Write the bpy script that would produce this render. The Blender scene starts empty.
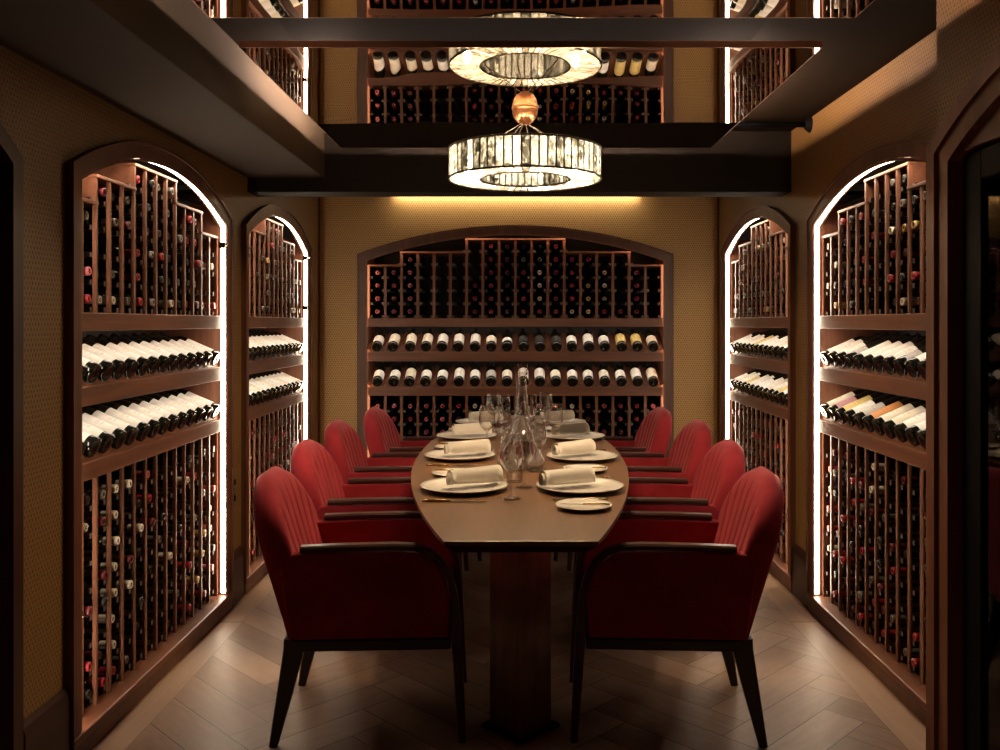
import bpy, bmesh, math, random
from mathutils import Vector, Matrix
random.seed(11)
SC = bpy.context.scene
COL = SC.collection
PI = math.pi
R = math.radians

# ------------------------------------------------------------------ layout
EYE = 1.42                 # camera height
XL, XR, YB = -1.44, 1.465, 6.42     # left wall, right wall, back wall
YF = -1.3                  # wall behind the camera
CEIL = 2.445
MIRROR = 2.305             # underside of the hung mirror panels
XP, YP = 1.30, 2.74        # thicker stretch of right wall with the wine cooler
TOP = 0.785                # table top

# ------------------------------------------------------------------ materials
class N:
    """tiny wrapper to write node maths as expressions"""
    def __init__(s, nt, sock): s.nt, s.s = nt, sock
    def _m(s, op, *a):
        n = s.nt.nodes.new('ShaderNodeMath'); n.operation = op
        s.nt.links.new(s.s, n.inputs[0])
        for i, b in enumerate(a):
            if isinstance(b, N): s.nt.links.new(b.s, n.inputs[i+1])
            else: n.inputs[i+1].default_value = b
        return N(s.nt, n.outputs[0])
    def __add__(s, b): return s._m('ADD', b)
    def __sub__(s, b): return s._m('SUBTRACT', b)
    def __mul__(s, b): return s._m('MULTIPLY', b)
    def __truediv__(s, b): return s._m('DIVIDE', b)
    def floor(s): return s._m('FLOOR')
    def fract(s): return s._m('FRACT')
    def mod(s, b): return s._m('FLOORED_MODULO', b)
    def lt(s, b): return s._m('LESS_THAN', b)
    def gt(s, b): return s._m('GREATER_THAN', b)
    def abs(s): return s._m('ABSOLUTE')
    def atan2(s, b): return s._m('ARCTAN2', b)
    def pow(s, b): return s._m('POWER', b)
    def min(s, b): return s._m('MINIMUM', b)
    def max(s, b): return s._m('MAXIMUM', b)

def lin(r, g, b):
    f = lambda c: (c/255/12.92) if c/255 <= .04045 else ((c/255+.055)/1.055)**2.4
    return (f(r), f(g), f(b), 1)

def base_mat(name):
    m = bpy.data.materials.new(name); m.use_nodes = True
    nt = m.node_tree
    return m, nt, nt.nodes['Principled BSDF']

def plain(name, col, rough=.5, metal=0, sheen=0, spec=.5, coat=0):
    m, nt, b = base_mat(name)
    b.inputs['Base Color'].default_value = col
    b.inputs['Roughness'].default_value = rough
    b.inputs['Metallic'].default_value = metal
    b.inputs['Specular IOR Level'].default_value = spec
    if sheen: b.inputs['Sheen Weight'].default_value = sheen; b.inputs['Sheen Roughness'].default_value = .4
    if coat: b.inputs['Coat Weight'].default_value = coat
    return m

def emit(name, col, s):
    m = bpy.data.materials.new(name); m.use_nodes = True
    nt = m.node_tree; nt.nodes.clear()
    e = nt.nodes.new('ShaderNodeEmission'); o = nt.nodes.new('ShaderNodeOutputMaterial')
    e.inputs[0].default_value = col; e.inputs[1].default_value = s
    nt.links.new(e.outputs[0], o.inputs[0])
    return m

def coords(nt, scale=(1, 1, 1), rot=(0, 0, 0)):
    t = nt.nodes.new('ShaderNodeTexCoord'); mp = nt.nodes.new('ShaderNodeMapping')
    mp.inputs['Scale'].default_value = scale; mp.inputs['Rotation'].default_value = rot
    nt.links.new(t.outputs['Object'], mp.inputs[0])
    return mp.outputs[0]

def noise(nt, vec, scale, detail=4, rough=.55, dist=0):
    n = nt.nodes.new('ShaderNodeTexNoise')
    n.inputs['Scale'].default_value = scale; n.inputs['Detail'].default_value = detail
    n.inputs['Roughness'].default_value = rough; n.inputs['Distortion'].default_value = dist
    nt.links.new(vec, n.inputs['Vector'])
    return n.outputs['Fac']

def ramp(nt, fac, stops):
    r = nt.nodes.new('ShaderNodeValToRGB')
    el = r.color_ramp.elements
    el[0].position, el[0].color = stops[0]
    el[1].position, el[1].color = stops[-1]
    for p, c in stops[1:-1]:
        e = el.new(p); e.color = c
    nt.links.new(fac, r.inputs[0])
    return r.outputs[0]

def bump(nt, b, h, strength, dist=.01):
    n = nt.nodes.new('ShaderNodeBump'); n.inputs['Strength'].default_value = strength
    n.inputs['Distance'].default_value = dist
    nt.links.new(h, n.inputs['Height']); nt.links.new(n.outputs[0], b.inputs['Normal'])

def wood(name, dark, light, axis='x', rough=.42, scale=9, coat=0.0):
    m, nt, b = base_mat(name)
    s = {'x': (.12, 1.6, 1.6), 'y': (1.6, .12, 1.6), 'z': (1.6, 1.6, .12)}[axis]
    v = coords(nt, s)
    f = noise(nt, v, scale, 6, .62, .6)
    v2 = coords(nt, tuple(c*6 for c in s))
    f2 = noise(nt, v2, scale, 3, .5)
    mixf = (N(nt, f)*.75 + N(nt, f2)*.25).s
    c = ramp(nt, mixf, [(.32, dark), (.68, light)])
    nt.links.new(c, b.inputs['Base Color'])
    b.inputs['Roughness'].default_value = rough
    b.inputs['Coat Weight'].default_value = coat
    bump(nt, b, mixf, .12, .003)
    return m

M = {}
WD, WL = (.115, .043, .023, 1), (.245, .098, .052, 1)
M['walnut'] = wood('walnut along x', WD, WL, 'x')
M['walnut_v'] = wood('walnut upright', WD, WL, 'z')
M['walnut_y'] = wood('walnut along y', WD, WL, 'y')
M['walnut_frame'] = wood('dark walnut surround', (.080, .031, .017, 1), (.165, .066, .035, 1), 'z')
M['walnut_dark'] = wood('dark walnut', (.022, .009, .006, 1), (.05, .021, .013, 1), 'z', .4)
M['espresso'] = wood('espresso wood', (.010, .005, .004, 1), (.022, .011, .009, 1), 'z', .35)
M['arm_wood'] = wood('dark polished arm wood', (.035, .014, .012, 1), (.075, .032, .026, 1), 'x', .28)
M['oak'] = wood('table oak', (.105, .047, .017, 1), (.20, .092, .034, 1), 'y', .36, 7)
M['pedestal'] = wood('pedestal walnut', (.11, .046, .028, 1), (.26, .125, .075, 1), 'z', .35)
M['interior'] = plain('rack interior', (.012, .008, .007, 1), .8)
M['soffit'] = plain('taupe paint', (.070, .051, .035, 1), .7, spec=.2)
M['ceiling'] = plain('olive brown paint', (.017, .0105, .0055, 1), .8, spec=.05)
M['beam'] = plain('dark beam paint', (.014, .0105, .0075, 1), .7, spec=.15)
M['panel_dark'] = plain('bronze ceiling panel', (.011, .0065, .004, 1), .8, spec=.03)
M['copper'] = plain('brushed copper', (.62, .27, .14, 1), .28, 1)
M['copper_edge'] = plain('copper edge', (.26, .125, .08, 1), .4, 1)
M['steel'] = plain('polished steel', (.72, .70, .68, 1), .16, 1)
M['gold'] = plain('pale gold', (.70, .50, .27, 1), .22, 1)
M['black_metal'] = plain('black metal', (.004, .004, .0045, 1), .6, spec=.08)
M['lead'] = plain('dark lead came', (.02, .018, .015, 1), .4, .6)
M['china'] = plain('white china', (.80, .74, .66, 1), .22, coat=.3)
M['linen'] = plain('white linen', (.82, .76, .69, 1), .85, sheen=.2)
M['led'] = emit('warm white led', (1, .79, .57, 1), 16)
M['led_back'] = emit('amber white led', (1, .60, .34, 1), 8)
M['shelf_led'] = emit('shelf led', (1, .86, .70, 1), 5)
M['cove'] = emit('cove led', (1, .70, .52, 1), 150)
M['wash'] = emit('wall wash led', (1, .80, .56, 1), 8)
M['bulb'] = emit('bulb', (1, .78, .55, 1), 15500)
M['bottle'] = plain('dark bottle glass', (.006, .008, .005, 1), .07, spec=.55)
M['bottle_amber'] = plain('amber bottle glass', (.12, .07, .012, 1), .07, spec=.6)
M['switch'] = plain('steel switch', (.5, .45, .4, 1), .35, 1)
M['cleat'] = plain('pale cleat end', (.15, .125, .125, 1), .55)

def velvet():
    m, nt, b = base_mat('red velvet')
    v = coords(nt)
    f = noise(nt, v, 9, 3, .6)
    c = ramp(nt, f, [(.3, (.25, .014, .022, 1)), (.7, (.37, .027, .038, 1))])
    nt.links.new(c, b.inputs['Base Color'])
    b.inputs['Roughness'].default_value = .85
    b.inputs['Specular IOR Level'].default_value = .2
    b.inputs['Sheen Weight'].default_value = .6
    b.inputs['Sheen Tint'].default_value = (1, .5, .52, 1)
    b.inputs['Sheen Roughness'].default_value = .35
    return m
M['velvet'] = velvet()

def wallpaper(name, k, tint=(1, 1, 1)):
    m, nt, b = base_mat(name)
    v = coords(nt)
    sep = nt.nodes.new('ShaderNodeSeparateXYZ'); nt.links.new(v, sep.inputs[0])
    u, w = N(nt, sep.outputs[0]), N(nt, sep.outputs[2])
    p = .017
    row = (w/(p*.9)).floor()
    uu = (u/p + row*.5).fract() - .5
    ww = (w/(p*.9)).fract() - .5
    jit = N(nt, noise(nt, v, 60, 2))
    d = (uu*uu*5.0 + ww*ww*1.8) + jit*.34
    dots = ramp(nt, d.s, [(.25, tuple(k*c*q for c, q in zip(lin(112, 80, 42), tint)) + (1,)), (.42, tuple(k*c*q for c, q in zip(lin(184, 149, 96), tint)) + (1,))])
    n2 = noise(nt, coords(nt, (1, 1, 1)), 160, 3, .7)
    mix = nt.nodes.new('ShaderNodeMix'); mix.data_type = 'RGBA'; mix.blend_type = 'MULTIPLY'
    mix.inputs['Factor'].default_value = .8
    g = ramp(nt, n2, [(.3, (.45, .42, .38, 1)), (.65, (1.1, 1.08, 1, 1))])
    nt.links.new(dots, mix.inputs['A']); nt.links.new(g, mix.inputs['B'])
    nt.links.new(mix.outputs['Result'], b.inputs['Base Color'])
    b.inputs['Roughness'].default_value = .5
    bump(nt, b, d.s, .25, .003)
    return m
M['wallpaper'] = wallpaper('woven wallpaper shaded', .56, (1, .88, .72))  # side walls: browner copy of the paper, shade put into its colour
M['wallpaper_lit'] = wallpaper('woven wallpaper lit', 1.35)  # back wall: same paper brightened, missing light put into its colour

def floor_mat():
    m, nt, b = base_mat('herringbone oak floor')
    t = nt.nodes.new('ShaderNodeTexCoord')
    sep0 = nt.nodes.new('ShaderNodeSeparateXYZ'); nt.links.new(t.outputs['Object'], sep0.inputs[0])
    X = N(nt, sep0.outputs[0]); Y = N(nt, sep0.outputs[1])
    W = .150; n = 4
    s = math.sqrt(.5)/W
    u = X*s + Y*s + 200.35
    v = Y*s - X*s + 200.0
    i, j = u.floor(), v.floor()
    mm = (i-j).mod(2*n)
    hor = mm.lt(n - .5)
    fu, fv = u.fract(), v.fract()
    al_h = mm + fu; ac_h = fv
    q = (mm*-1) + (2*n-1)
    al_v = q + fv; ac_v = fu
    inv = (hor*-1) + 1
    along = hor*al_h + inv*al_v
    across = hor*ac_h + inv*ac_v
    id1 = hor*(i-mm) + inv*(i+500)
    id2 = hor*(j+300) + inv*(j-q)
    # straight border board along each side wall
    bord = X.abs().gt(1.30)
    nb = (bord*-1)+1
    along_b = (Y/1.4).fract()*4; across_b = (X.abs() - 1.30)/.16
    along = nb*along + bord*along_b
    across = nb*across + bord*across_b
    id1 = nb*id1 + bord*((Y/1.4).floor() + 900)
    id2 = nb*id2 + bord*(X.gt(0)*7)
    e1 = across.min((across*-1)+1)
    e2 = along.min((along*-1)+n)
    seam = e1.min(e2)
    comb = nt.nodes.new('ShaderNodeCombineXYZ')
    nt.links.new(id1.s, comb.inputs[0]); nt.links.new(id2.s, comb.inputs[1])
    wn = nt.nodes.new('ShaderNodeTexWhiteNoise'); nt.links.new(comb.outputs[0], wn.inputs['Vector'])
    rnd = N(nt, wn.outputs['Value'])
    gv = nt.nodes.new('ShaderNodeCombineXYZ')
    nt.links.new((along*.35 + rnd*40).s, gv.inputs[0]); nt.links.new((across*2.2).s, gv.inputs[1]); nt.links.new((rnd*30).s, gv.inputs[2])
    gr = N(nt, noise(nt, gv.outputs[0], 2.6, 6, .6, .8))
    tone = (gr*.62 + rnd*.38)
    c = ramp(nt, tone.s, [(.22, (.20, .110, .066, 1)), (.5, (.31, .188, .122, 1)), (.80, (.42, .275, .19, 1))])
    mix = nt.nodes.new('ShaderNodeMix'); mix.data_type = 'RGBA'
    nt.links.new(seam.lt(.014).s, mix.inputs['Factor'])
    nt.links.new(c, mix.inputs['A']); mix.inputs['B'].default_value = (.085, .047, .028, 1)
    nt.links.new(mix.outputs['Result'], b.inputs['Base Color'])
    rr = (gr*.18 + .36)
    nt.links.new(rr.s, b.inputs['Roughness'])
    bump(nt, b, (seam.min(.03)*20 + gr*.25).s, .25, .003)
    return m
M['floor'] = floor_mat()

def mirror_mat():
    m, nt, b = base_mat('bronze mirror film')
    b.inputs['Base Color'].default_value = (.72, .64, .56, 1)
    b.inputs['Metallic'].default_value = 1
    b.inputs['Roughness'].default_value = .015
    f = noise(nt, coords(nt, (.8, 1.1, 1)), 2.2, 1, .4)
    bump(nt, b, f, .035, .05)
    return m
M['mirror'] = mirror_mat()

def glass(name, col=(1, 1, 1, 1), ior=1.45):
    m = bpy.data.materials.new(name); m.use_nodes = True
    nt = m.node_tree; nt.nodes.clear()
    o = nt.nodes.new('ShaderNodeOutputMaterial')
    lw = nt.nodes.new('ShaderNodeLayerWeight'); lw.inputs[0].default_value = .5
    f = N(nt, lw.outputs['Facing'])
    t = nt.nodes.new('ShaderNodeBsdfTransparent')
    nt.links.new(ramp(nt, f.s, [(.0, (.985, .98, .97, 1)), (.75, (.97, .96, .94, 1)), (1, (.6, .57, .53, 1))]), t.inputs[0])
    g = nt.nodes.new('ShaderNodeBsdfGlossy'); g.inputs['Roughness'].default_value = .03
    mx = nt.nodes.new('ShaderNodeMixShader')
    nt.links.new((f.pow(2.0)*.80 + .06).s, mx.inputs[0])
    nt.links.new(t.outputs[0], mx.inputs[1]); nt.links.new(g.outputs[0], mx.inputs[2])
    nt.links.new(mx.outputs[0], o.inputs[0])
    return m
M['glass'] = glass('clear stemware')

def door_glass():
    m = bpy.data.materials.new('smoked cooler glass'); m.use_nodes = True
    nt = m.node_tree; nt.nodes.clear()
    o = nt.nodes.new('ShaderNodeOutputMaterial')
    t = nt.nodes.new('ShaderNodeBsdfTransparent'); t.inputs[0].default_value = (.55, .5, .45, 1)
    g = nt.nodes.new('ShaderNodeBsdfGlossy'); g.inputs['Roughness'].default_value = .02
    fr = nt.nodes.new('ShaderNodeFresnel'); fr.inputs[0].default_value = 1.45
    mx = nt.nodes.new('ShaderNodeMixShader')
    nt.links.new(fr.outputs[0], mx.inputs[0]); nt.links.new(t.outputs[0], mx.inputs[1]); nt.links.new(g.outputs[0], mx.inputs[2])
    nt.links.new(mx.outputs[0], o.inputs[0])
    return m
M['door_glass'] = door_glass()

def strip_glass(name, count, radial=False):
    """mottled art glass strips set in dark came; strips run by angle"""
    m = bpy.data.materials.new(name); m.use_nodes = True
    nt = m.node_tree; nt.nodes.clear()
    o = nt.nodes.new('ShaderNodeOutputMaterial')
    v = coords(nt)
    sep = nt.nodes.new('ShaderNodeSeparateXYZ'); nt.links.new(v, sep.inputs[0])
    a = N(nt, sep.outputs[1]).atan2(N(nt, sep.outputs[0]))
    k = a*(count/(2*PI)) + 300
    idn = k.floor(); fr = k.fract()
    wn = nt.nodes.new('ShaderNodeTexWhiteNoise'); wn.noise_dimensions = '1D'
    nt.links.new(idn.s, wn.inputs['W'])
    rnd = N(nt, wn.outputs['Value'])
    mott = N(nt, noise(nt, v, 42 if not radial else 26, 5, .7, 1.5))
    lineb = (fr - .5).abs().gt(.415 if not radial else .44)
    tone = (mott-.5)*1.9 + .5 + rnd*.30 - .15
    col = ramp(nt, tone.s, [(.25, (.005, .0048, .004, 1)), (.45, (.030, .0295, .026, 1)), (.66, (.072, .072, .067, 1))])
    tr = nt.nodes.new('ShaderNodeBsdfTranslucent'); nt.links.new(col, tr.inputs[0])
    if radial: col = ramp(nt, tone.s, [(.25, (.004, .004, .003, 1)), (.5, (.014, .0135, .012, 1)), (.8, (.03, .03, .027, 1))]); nt.links.new(col, tr.inputs[0])
    tp = nt.nodes.new('ShaderNodeBsdfTransparent'); nt.links.new(col, tp.inputs[0])
    if radial: nt.links.new(ramp(nt, tone.s, [(.25, (.22, .21, .18, 1)), (.5, (.5, .48, .43, 1)), (.8, (.62, .61, .58, 1))]), tp.inputs[0])
    df = nt.nodes.new('ShaderNodeBsdfPrincipled'); nt.links.new(col, df.inputs['Base Color']); df.inputs['Roughness'].default_value = .25
    m1 = nt.nodes.new('ShaderNodeMixShader'); m1.inputs[0].default_value = .16 if not radial else .5
    nt.links.new(tr.outputs[0], m1.inputs[1]); nt.links.new(tp.outputs[0], m1.inputs[2])
    m2 = nt.nodes.new('ShaderNodeMixShader'); m2.inputs[0].default_value = .08
    nt.links.new(m1.outputs[0], m2.inputs[1]); nt.links.new(df.outputs[0], m2.inputs[2])
    ld = nt.nodes.new('ShaderNodeBsdfPrincipled'); ld.inputs['Base Color'].default_value = (.015, .012, .01, 1); ld.inputs['Roughness'].default_value = .5
    m3 = nt.nodes.new('ShaderNodeMixShader'); nt.links.new(lineb.s, m3.inputs[0])
    nt.links.new(m2.outputs[0], m3.inputs[1]); nt.links.new(ld.outputs[0], m3.inputs[2])
    nt.links.new(m3.outputs[0], o.inputs[0])
    return m
M['strips'] = strip_glass('mottled glass strips', 58)
M['strips_in'] = strip_glass('inner mottled glass strips', 40)
M['ring_glass'] = strip_glass('mottled glass ring', 58, True)

def label_mat(name, col, ink):
    m, nt, b = base_mat(name)
    v = coords(nt)
    sep = nt.nodes.new('ShaderNodeSeparateXYZ'); nt.links.new(v, sep.inputs[0])
    x, y = N(nt, sep.outputs[0]), N(nt, sep.outputs[1])
    # two bands of fine print across the middle of the label
    band = ((y+.085).abs().lt(.004)) + ((y+.103).abs().lt(.007))*.6
    pr = N(nt, noise(nt, coords(nt, (1, .25, 1)), 420, 2)).gt(.52)
    inb = x.abs().lt(.020)
    f = band*pr*inb
    mix = nt.nodes.new('ShaderNodeMix'); mix.data_type = 'RGBA'
    nt.links.new((f*.7).s, mix.inputs['Factor']); mix.inputs['A'].default_value = col; mix.inputs['B'].default_value = ink
    nt.links.new(mix.outputs['Result'], b.inputs['Base Color'])
    b.inputs['Roughness'].default_value = .55
    return m
LAB = {}
for k, c, ink in [('white', (.88, .86, .80, 1), (.25, .2, .15, 1)), ('cream', (.82, .76, .62, 1), (.3, .2, .1, 1)),
                  ('yellow', (.70, .55, .20, 1), (.25, .1, .02, 1)), ('dark', (.030, .028, .024, 1), (.2, .18, .12, 1)),
                  ('pink', (.50, .25, .30, 1), (.2, .05, .1, 1)), ('orange', (.62, .27, .08, 1), (.2, .06, .02, 1)),
                  ('grey', (.50, .48, .44, 1), (.15, .12, .1, 1))]:
    LAB[k] = label_mat(k + ' paper label', c, ink)
CAP = {}
for k, c, mt in [('red', (.34, .020, .030, 1), .0), ('pink', (.52, .12, .15, 1), .0), ('maroon', (.10, .008, .016, 1), .0), ('black', (.010, .010, .010, 1), 0),
                 ('white', (.70, .66, .58, 1), 0), ('gold', (.58, .40, .16, 1), .3), ('grey', (.16, .15, .14, 1), .3)]:
    CAP[k] = plain(k + ' foil capsule', c, .32, mt)

# ------------------------------------------------------------------ object helpers
def link(name, me, mat=None, parent=None, smooth=False):
    if mat is not None:
        for mm in (mat if isinstance(mat, (list, tuple)) else [mat]): me.materials.append(mm)
    if smooth:
        me.polygons.foreach_set('use_smooth', [True]*len(me.polygons))
    o = bpy.data.objects.new(name, me); COL.objects.link(o)
    if parent is not None: o.parent = parent
    return o

def mesh(name, bm, mat=None, parent=None, smooth=False, fixn=True):
    if fixn: bmesh.ops.recalc_face_normals(bm, faces=bm.faces)
    me = bpy.data.meshes.new(name); bm.to_mesh(me); bm.free()
    return link(name, me, mat, parent, smooth)

def smooth_by_angle(o, deg=35):
    me = o.data
    me.polygons.foreach_set('use_smooth', [True]*len(me.polygons))
    bm = bmesh.new(); bm.from_mesh(me)
    for e in bm.edges:
        if len(e.link_faces) == 2 and e.calc_face_angle(0) > R(deg): e.smooth = False
    bm.to_mesh(me); bm.free()
    return o

def empty(name, loc=(0, 0, 0), rz=0):
    o = bpy.data.objects.new(name, None); COL.objects.link(o)
    o.empty_display_size = .1; o.location = loc; o.rotation_euler = (0, 0, rz)
    return o

def tag(o, label=None, cat=None, group=None, kind=None):
    if label: o['label'] = label
    if cat: o['category'] = cat
    if group: o['group'] = group
    if kind: o['kind'] = kind
    return o

def add_box(bm, x0, x1, y0, y1, z0, z1, bev=0, seg=2):
    r = bmesh.ops.create_cube(bm, size=1)
    vs = r['verts']
    for v in vs:
        v.co = Vector(((x0+x1)/2 + v.co.x*(x1-x0), (y0+y1)/2 + v.co.y*(y1-y0), (z0+z1)/2 + v.co.z*(z1-z0)))
    if bev:
        es = list({e for v in vs for e in v.link_edges})
        bmesh.ops.bevel(bm, geom=es, offset=bev, segments=seg, affect='EDGES', profile=.5)

def box(name, x0, x1, y0, y1, z0, z1, mat, parent=None, bev=.002, seg=2):
    bm = bmesh.new(); add_box(bm, x0, x1, y0, y1, z0, z1, bev, seg)
    return mesh(name, bm, mat, parent)

def lathe_bm(profile, seg=24, close_ends=True):
    """profile: list of (r, z)"""
    bm = bmesh.new(); rings = []
    for r, z in profile:
        if r < 1e-6: rings.append([bm.verts.new((0, 0, z))])
        else: rings.append([bm.verts.new((r*math.cos(2*PI*k/seg), r*math.sin(2*PI*k/seg), z)) for k in range(seg)])
    for a, b in zip(rings, rings[1:]):
        if len(a) == 1 and len(b) == 1: continue
        for k in range(seg):
            k2 = (k+1) % seg
            if len(a) == 1: bm.faces.new((a[0], b[k], b[k2]))
            elif len(b) == 1: bm.faces.new((a[k], b[0], a[k2]))
            else: bm.faces.new((a[k], b[k], b[k2], a[k2]))
    return bm

def tube_bm(pts, rad, seg=8):
    """round bar along a polyline; rad is a number or one per point"""
    bm = bmesh.new(); rings = []
    pts = [Vector(p) for p in pts]
    for i, p in enumerate(pts):
        t = (pts[min(i+1, len(pts)-1)] - pts[max(i-1, 0)]).normalized()
        a = t.orthogonal().normalized() if abs(t.z) > .9 else Vector((0, 0, 1)).cross(t).normalized()
        b = t.cross(a)
        r = rad[i] if isinstance(rad, (list, tuple)) else rad
        rings.append([bm.verts.new(p + a*r*math.cos(2*PI*k/seg) + b*r*math.sin(2*PI*k/seg)) for k in range(seg)])
    for A, B in zip(rings, rings[1:]):
        for k in range(seg): bm.faces.new((A[k], A[(k+1) % seg], B[(k+1) % seg], B[k]))
    bm.faces.new(rings[0]); bm.faces.new(rings[-1])
    return bm

def sweep_xz_bm(pts, y, w, th, bev=.004):
    """rectangular bar bent in the x-z plane; th one per point"""
    bm = bmesh.new(); rings = []
    P = [Vector((p[0], 0, p[1])) for p in pts]
    for i, p in enumerate(P):
        t = (P[min(i+1, len(P)-1)] - P[max(i-1, 0)]).normalized()
        nrm = Vector((-t.z, 0, t.x))
        h = (th[i] if isinstance(th, (list, tuple)) else th)/2
        ww = (w[i] if isinstance(w, (list, tuple)) else w)/2
        yy = y[i] if isinstance(y, (list, tuple)) else y
        c = bev
        ring = []
        for a, b in ((-ww+c, -h), (ww-c, -h), (ww, -h+c), (ww, h-c), (ww-c, h), (-ww+c, h), (-ww, h-c), (-ww, -h+c)):
            ring.append(bm.verts.new(p + Vector((0, yy+a, 0)) + nrm*b))
        rings.append(ring)
    for A, B in zip(rings, rings[1:]):
        for k in range(8): bm.faces.new((A[k], A[(k+1) % 8], B[(k+1) % 8], B[k]))
    bm.faces.new(rings[0]); bm.faces.new(rings[-1])
    return bm

def prism_bm(poly, lo, hi, plane='xz', bev=0):
    """extrude a closed outline; plane names the two axes of the outline"""
    bm = bmesh.new()
    f = {'xz': lambda p, h: (p[0], h, p[1]), 'xy': lambda p, h: (p[0], p[1], h), 'yz': lambda p, h: (h, p[0], p[1])}[plane]
    a = [bm.verts.new(f(p, lo)) for p in poly]; b = [bm.verts.new(f(p, hi)) for p in poly]
    n = len(poly)
    fa = bm.faces.new(a); fb = bm.faces.new(b)
    for k in range(n): bm.faces.new((a[k], a[(k+1) % n], b[(k+1) % n], b[k]))
    if bev:
        es = list(fa.edges)+list(fb.edges)
        bmesh.ops.bevel(bm, geom=es, offset=bev, segments=3, affect='EDGES', profile=.5)
    return bm

def dup(root, loc=None, rz=None):
    """a copy of a thing with copies of its parts and sub-parts"""
    r = root.copy(); COL.objects.link(r)
    if loc is not None: r.location = loc
    if rz is not None: r.rotation_euler = (0, 0, rz)
    for ch in root.children:
        c = ch.copy(); COL.objects.link(c); c.parent = r
        for g in ch.children:
            d = g.copy(); COL.objects.link(d); d.parent = c
    return r

ORD = ['first', 'second', 'third', 'fourth', 'fifth', 'sixth', 'seventh', 'eighth', 'ninth', 'tenth', 'eleventh', 'twelfth',
       'thirteenth', 'fourteenth', 'fifteenth', 'sixteenth', 'seventeenth', 'eighteenth']

# ------------------------------------------------------------------ arches and walls
def arch_pts(W, spring, rise, b=0, n=28):
    """points of a segmental arch from the left spring to the right one, pushed out by b"""
    Rr = (W*W/4 + rise*rise)/(2*rise)
    zc = spring + rise - Rr
    r2 = Rr + b
    half = W/2 + b
    a = math.asin(min(1, half/r2))
    return [(W/2 + r2*math.sin(t), zc + r2*math.cos(t)) for t in [-a + 2*a*k/n for k in range(n+1)]]

def arch_outline(W, spring, rise, z0, b=0):
    return [(-b, z0)] + arch_pts(W, spring, rise, b) + [(W+b, z0)]

def arch_band_bm(W, spring, rise, z0, b0, b1, y0, y1, z00=None):
    """solid band following jamb - arch - jamb between offsets b0 (inner) and b1 (outer)"""
    A = arch_outline(W, spring, rise, z0, b0); B = arch_outline(W, spring, rise, z0, b1)
    bm = bmesh.new()
    rows = []
    for p, q in zip(A, B):
        rows.append([bm.verts.new((p[0], y0, p[1])), bm.verts.new((q[0], y0, q[1])), bm.verts.new((q[0], y1, q[1])), bm.verts.new((p[0], y1, p[1]))])
    for a, b in zip(rows, rows[1:]):
        for k in range(4): bm.faces.new((a[k], a[(k+1) % 4], b[(k+1) % 4], b[k]))
    bm.faces.new(rows[0]); bm.faces.new(rows[-1])
    return bm

def wall(name, u0, u1, z0, z1, holes, M4, th=.05, mat='wallpaper'):
    """wall in local u-z with arched holes [(u, W, spring, rise, z0)]; M4 takes it into the room"""
    bm = bmesh.new()
    def loop(ps):
        vs = [bm.verts.new((p[0], 0, p[1])) for p in ps]
        return [bm.edges.new((vs[k], vs[(k+1) % len(vs)])) for k in range(len(vs))]
    es = loop([(u0, z0), (u1, z0), (u1, z1), (u0, z1)])
    for (u, W, sp, ri, hz) in holes:
        es += loop([(u+p[0], p[1]) for p in arch_outline(W, sp, ri, hz, .03)])
    bmesh.ops.triangle_fill(bm, use_beauty=True, edges=es)
    r = bmesh.ops.extrude_face_region(bm, geom=list(bm.faces))
    for v in r['geom']:
        if isinstance(v, bmesh.types.BMVert): v.co.y += th
    o = mesh(name, bm, M[mat])
    o.matrix_world = M4
    o['kind'] = 'structure'
    return o

M_LEFT = Matrix.Translation((XL, 0, 0)) @ Matrix.Rotation(PI/2, 4, 'Z')      # local x -> +y, local y -> -x
M_RIGHT = Matrix.Translation((XR, 0, 0)) @ Matrix.Rotation(-PI/2, 4, 'Z')    # local x -> -y, local y -> +x
M_PROJ = Matrix.Translation((XP, 0, 0)) @ Matrix.Rotation(-PI/2, 4, 'Z')
M_BACK = Matrix.Translation((0, YB, 0))
SPR, RISE = 1.895, .168
Z_SILL = .03
AL = (2.875, 1.469); BL = (4.672, 1.363)          # near and far cabinet on the left: start, width
AR = (2.845, 1.485); BR = (4.705, 1.46)           # on the right (start = near end)
BK = (-1.0945, 2.165)                              # in the back wall
DOOR = (1.42, 1.07)                                # arched door at the far left edge of the frame
COOL = (1.30, 1.325)                               # arched recess of the wine cooler

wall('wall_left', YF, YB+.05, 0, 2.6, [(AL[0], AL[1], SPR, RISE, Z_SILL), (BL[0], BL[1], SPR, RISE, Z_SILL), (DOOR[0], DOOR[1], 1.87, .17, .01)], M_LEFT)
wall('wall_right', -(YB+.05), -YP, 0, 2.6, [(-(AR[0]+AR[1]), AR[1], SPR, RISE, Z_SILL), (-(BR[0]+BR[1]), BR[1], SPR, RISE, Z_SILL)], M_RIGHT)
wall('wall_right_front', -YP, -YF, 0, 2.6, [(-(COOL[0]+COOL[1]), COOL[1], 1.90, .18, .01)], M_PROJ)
wall('wall_back', XL, XR, 0, 2.6, [(BK[0], BK[1], 1.876, .190, Z_SILL)], M_BACK, mat='wallpaper_lit')
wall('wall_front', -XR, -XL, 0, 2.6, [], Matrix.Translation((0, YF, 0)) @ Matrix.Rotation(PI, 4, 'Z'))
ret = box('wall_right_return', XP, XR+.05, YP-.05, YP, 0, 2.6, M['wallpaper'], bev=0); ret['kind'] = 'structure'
fl = box('floor', XL-.6, XR+.6, YF-.1, YB+.6, -.05, 0, M['floor'], bev=0); fl['kind'] = 'structure'
ce = box('ceiling', XL-.05, XR+.05, YF-.05, YB+.05, CEIL, CEIL+.08, M['ceiling'], bev=0); ce['kind'] = 'structure'
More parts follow.
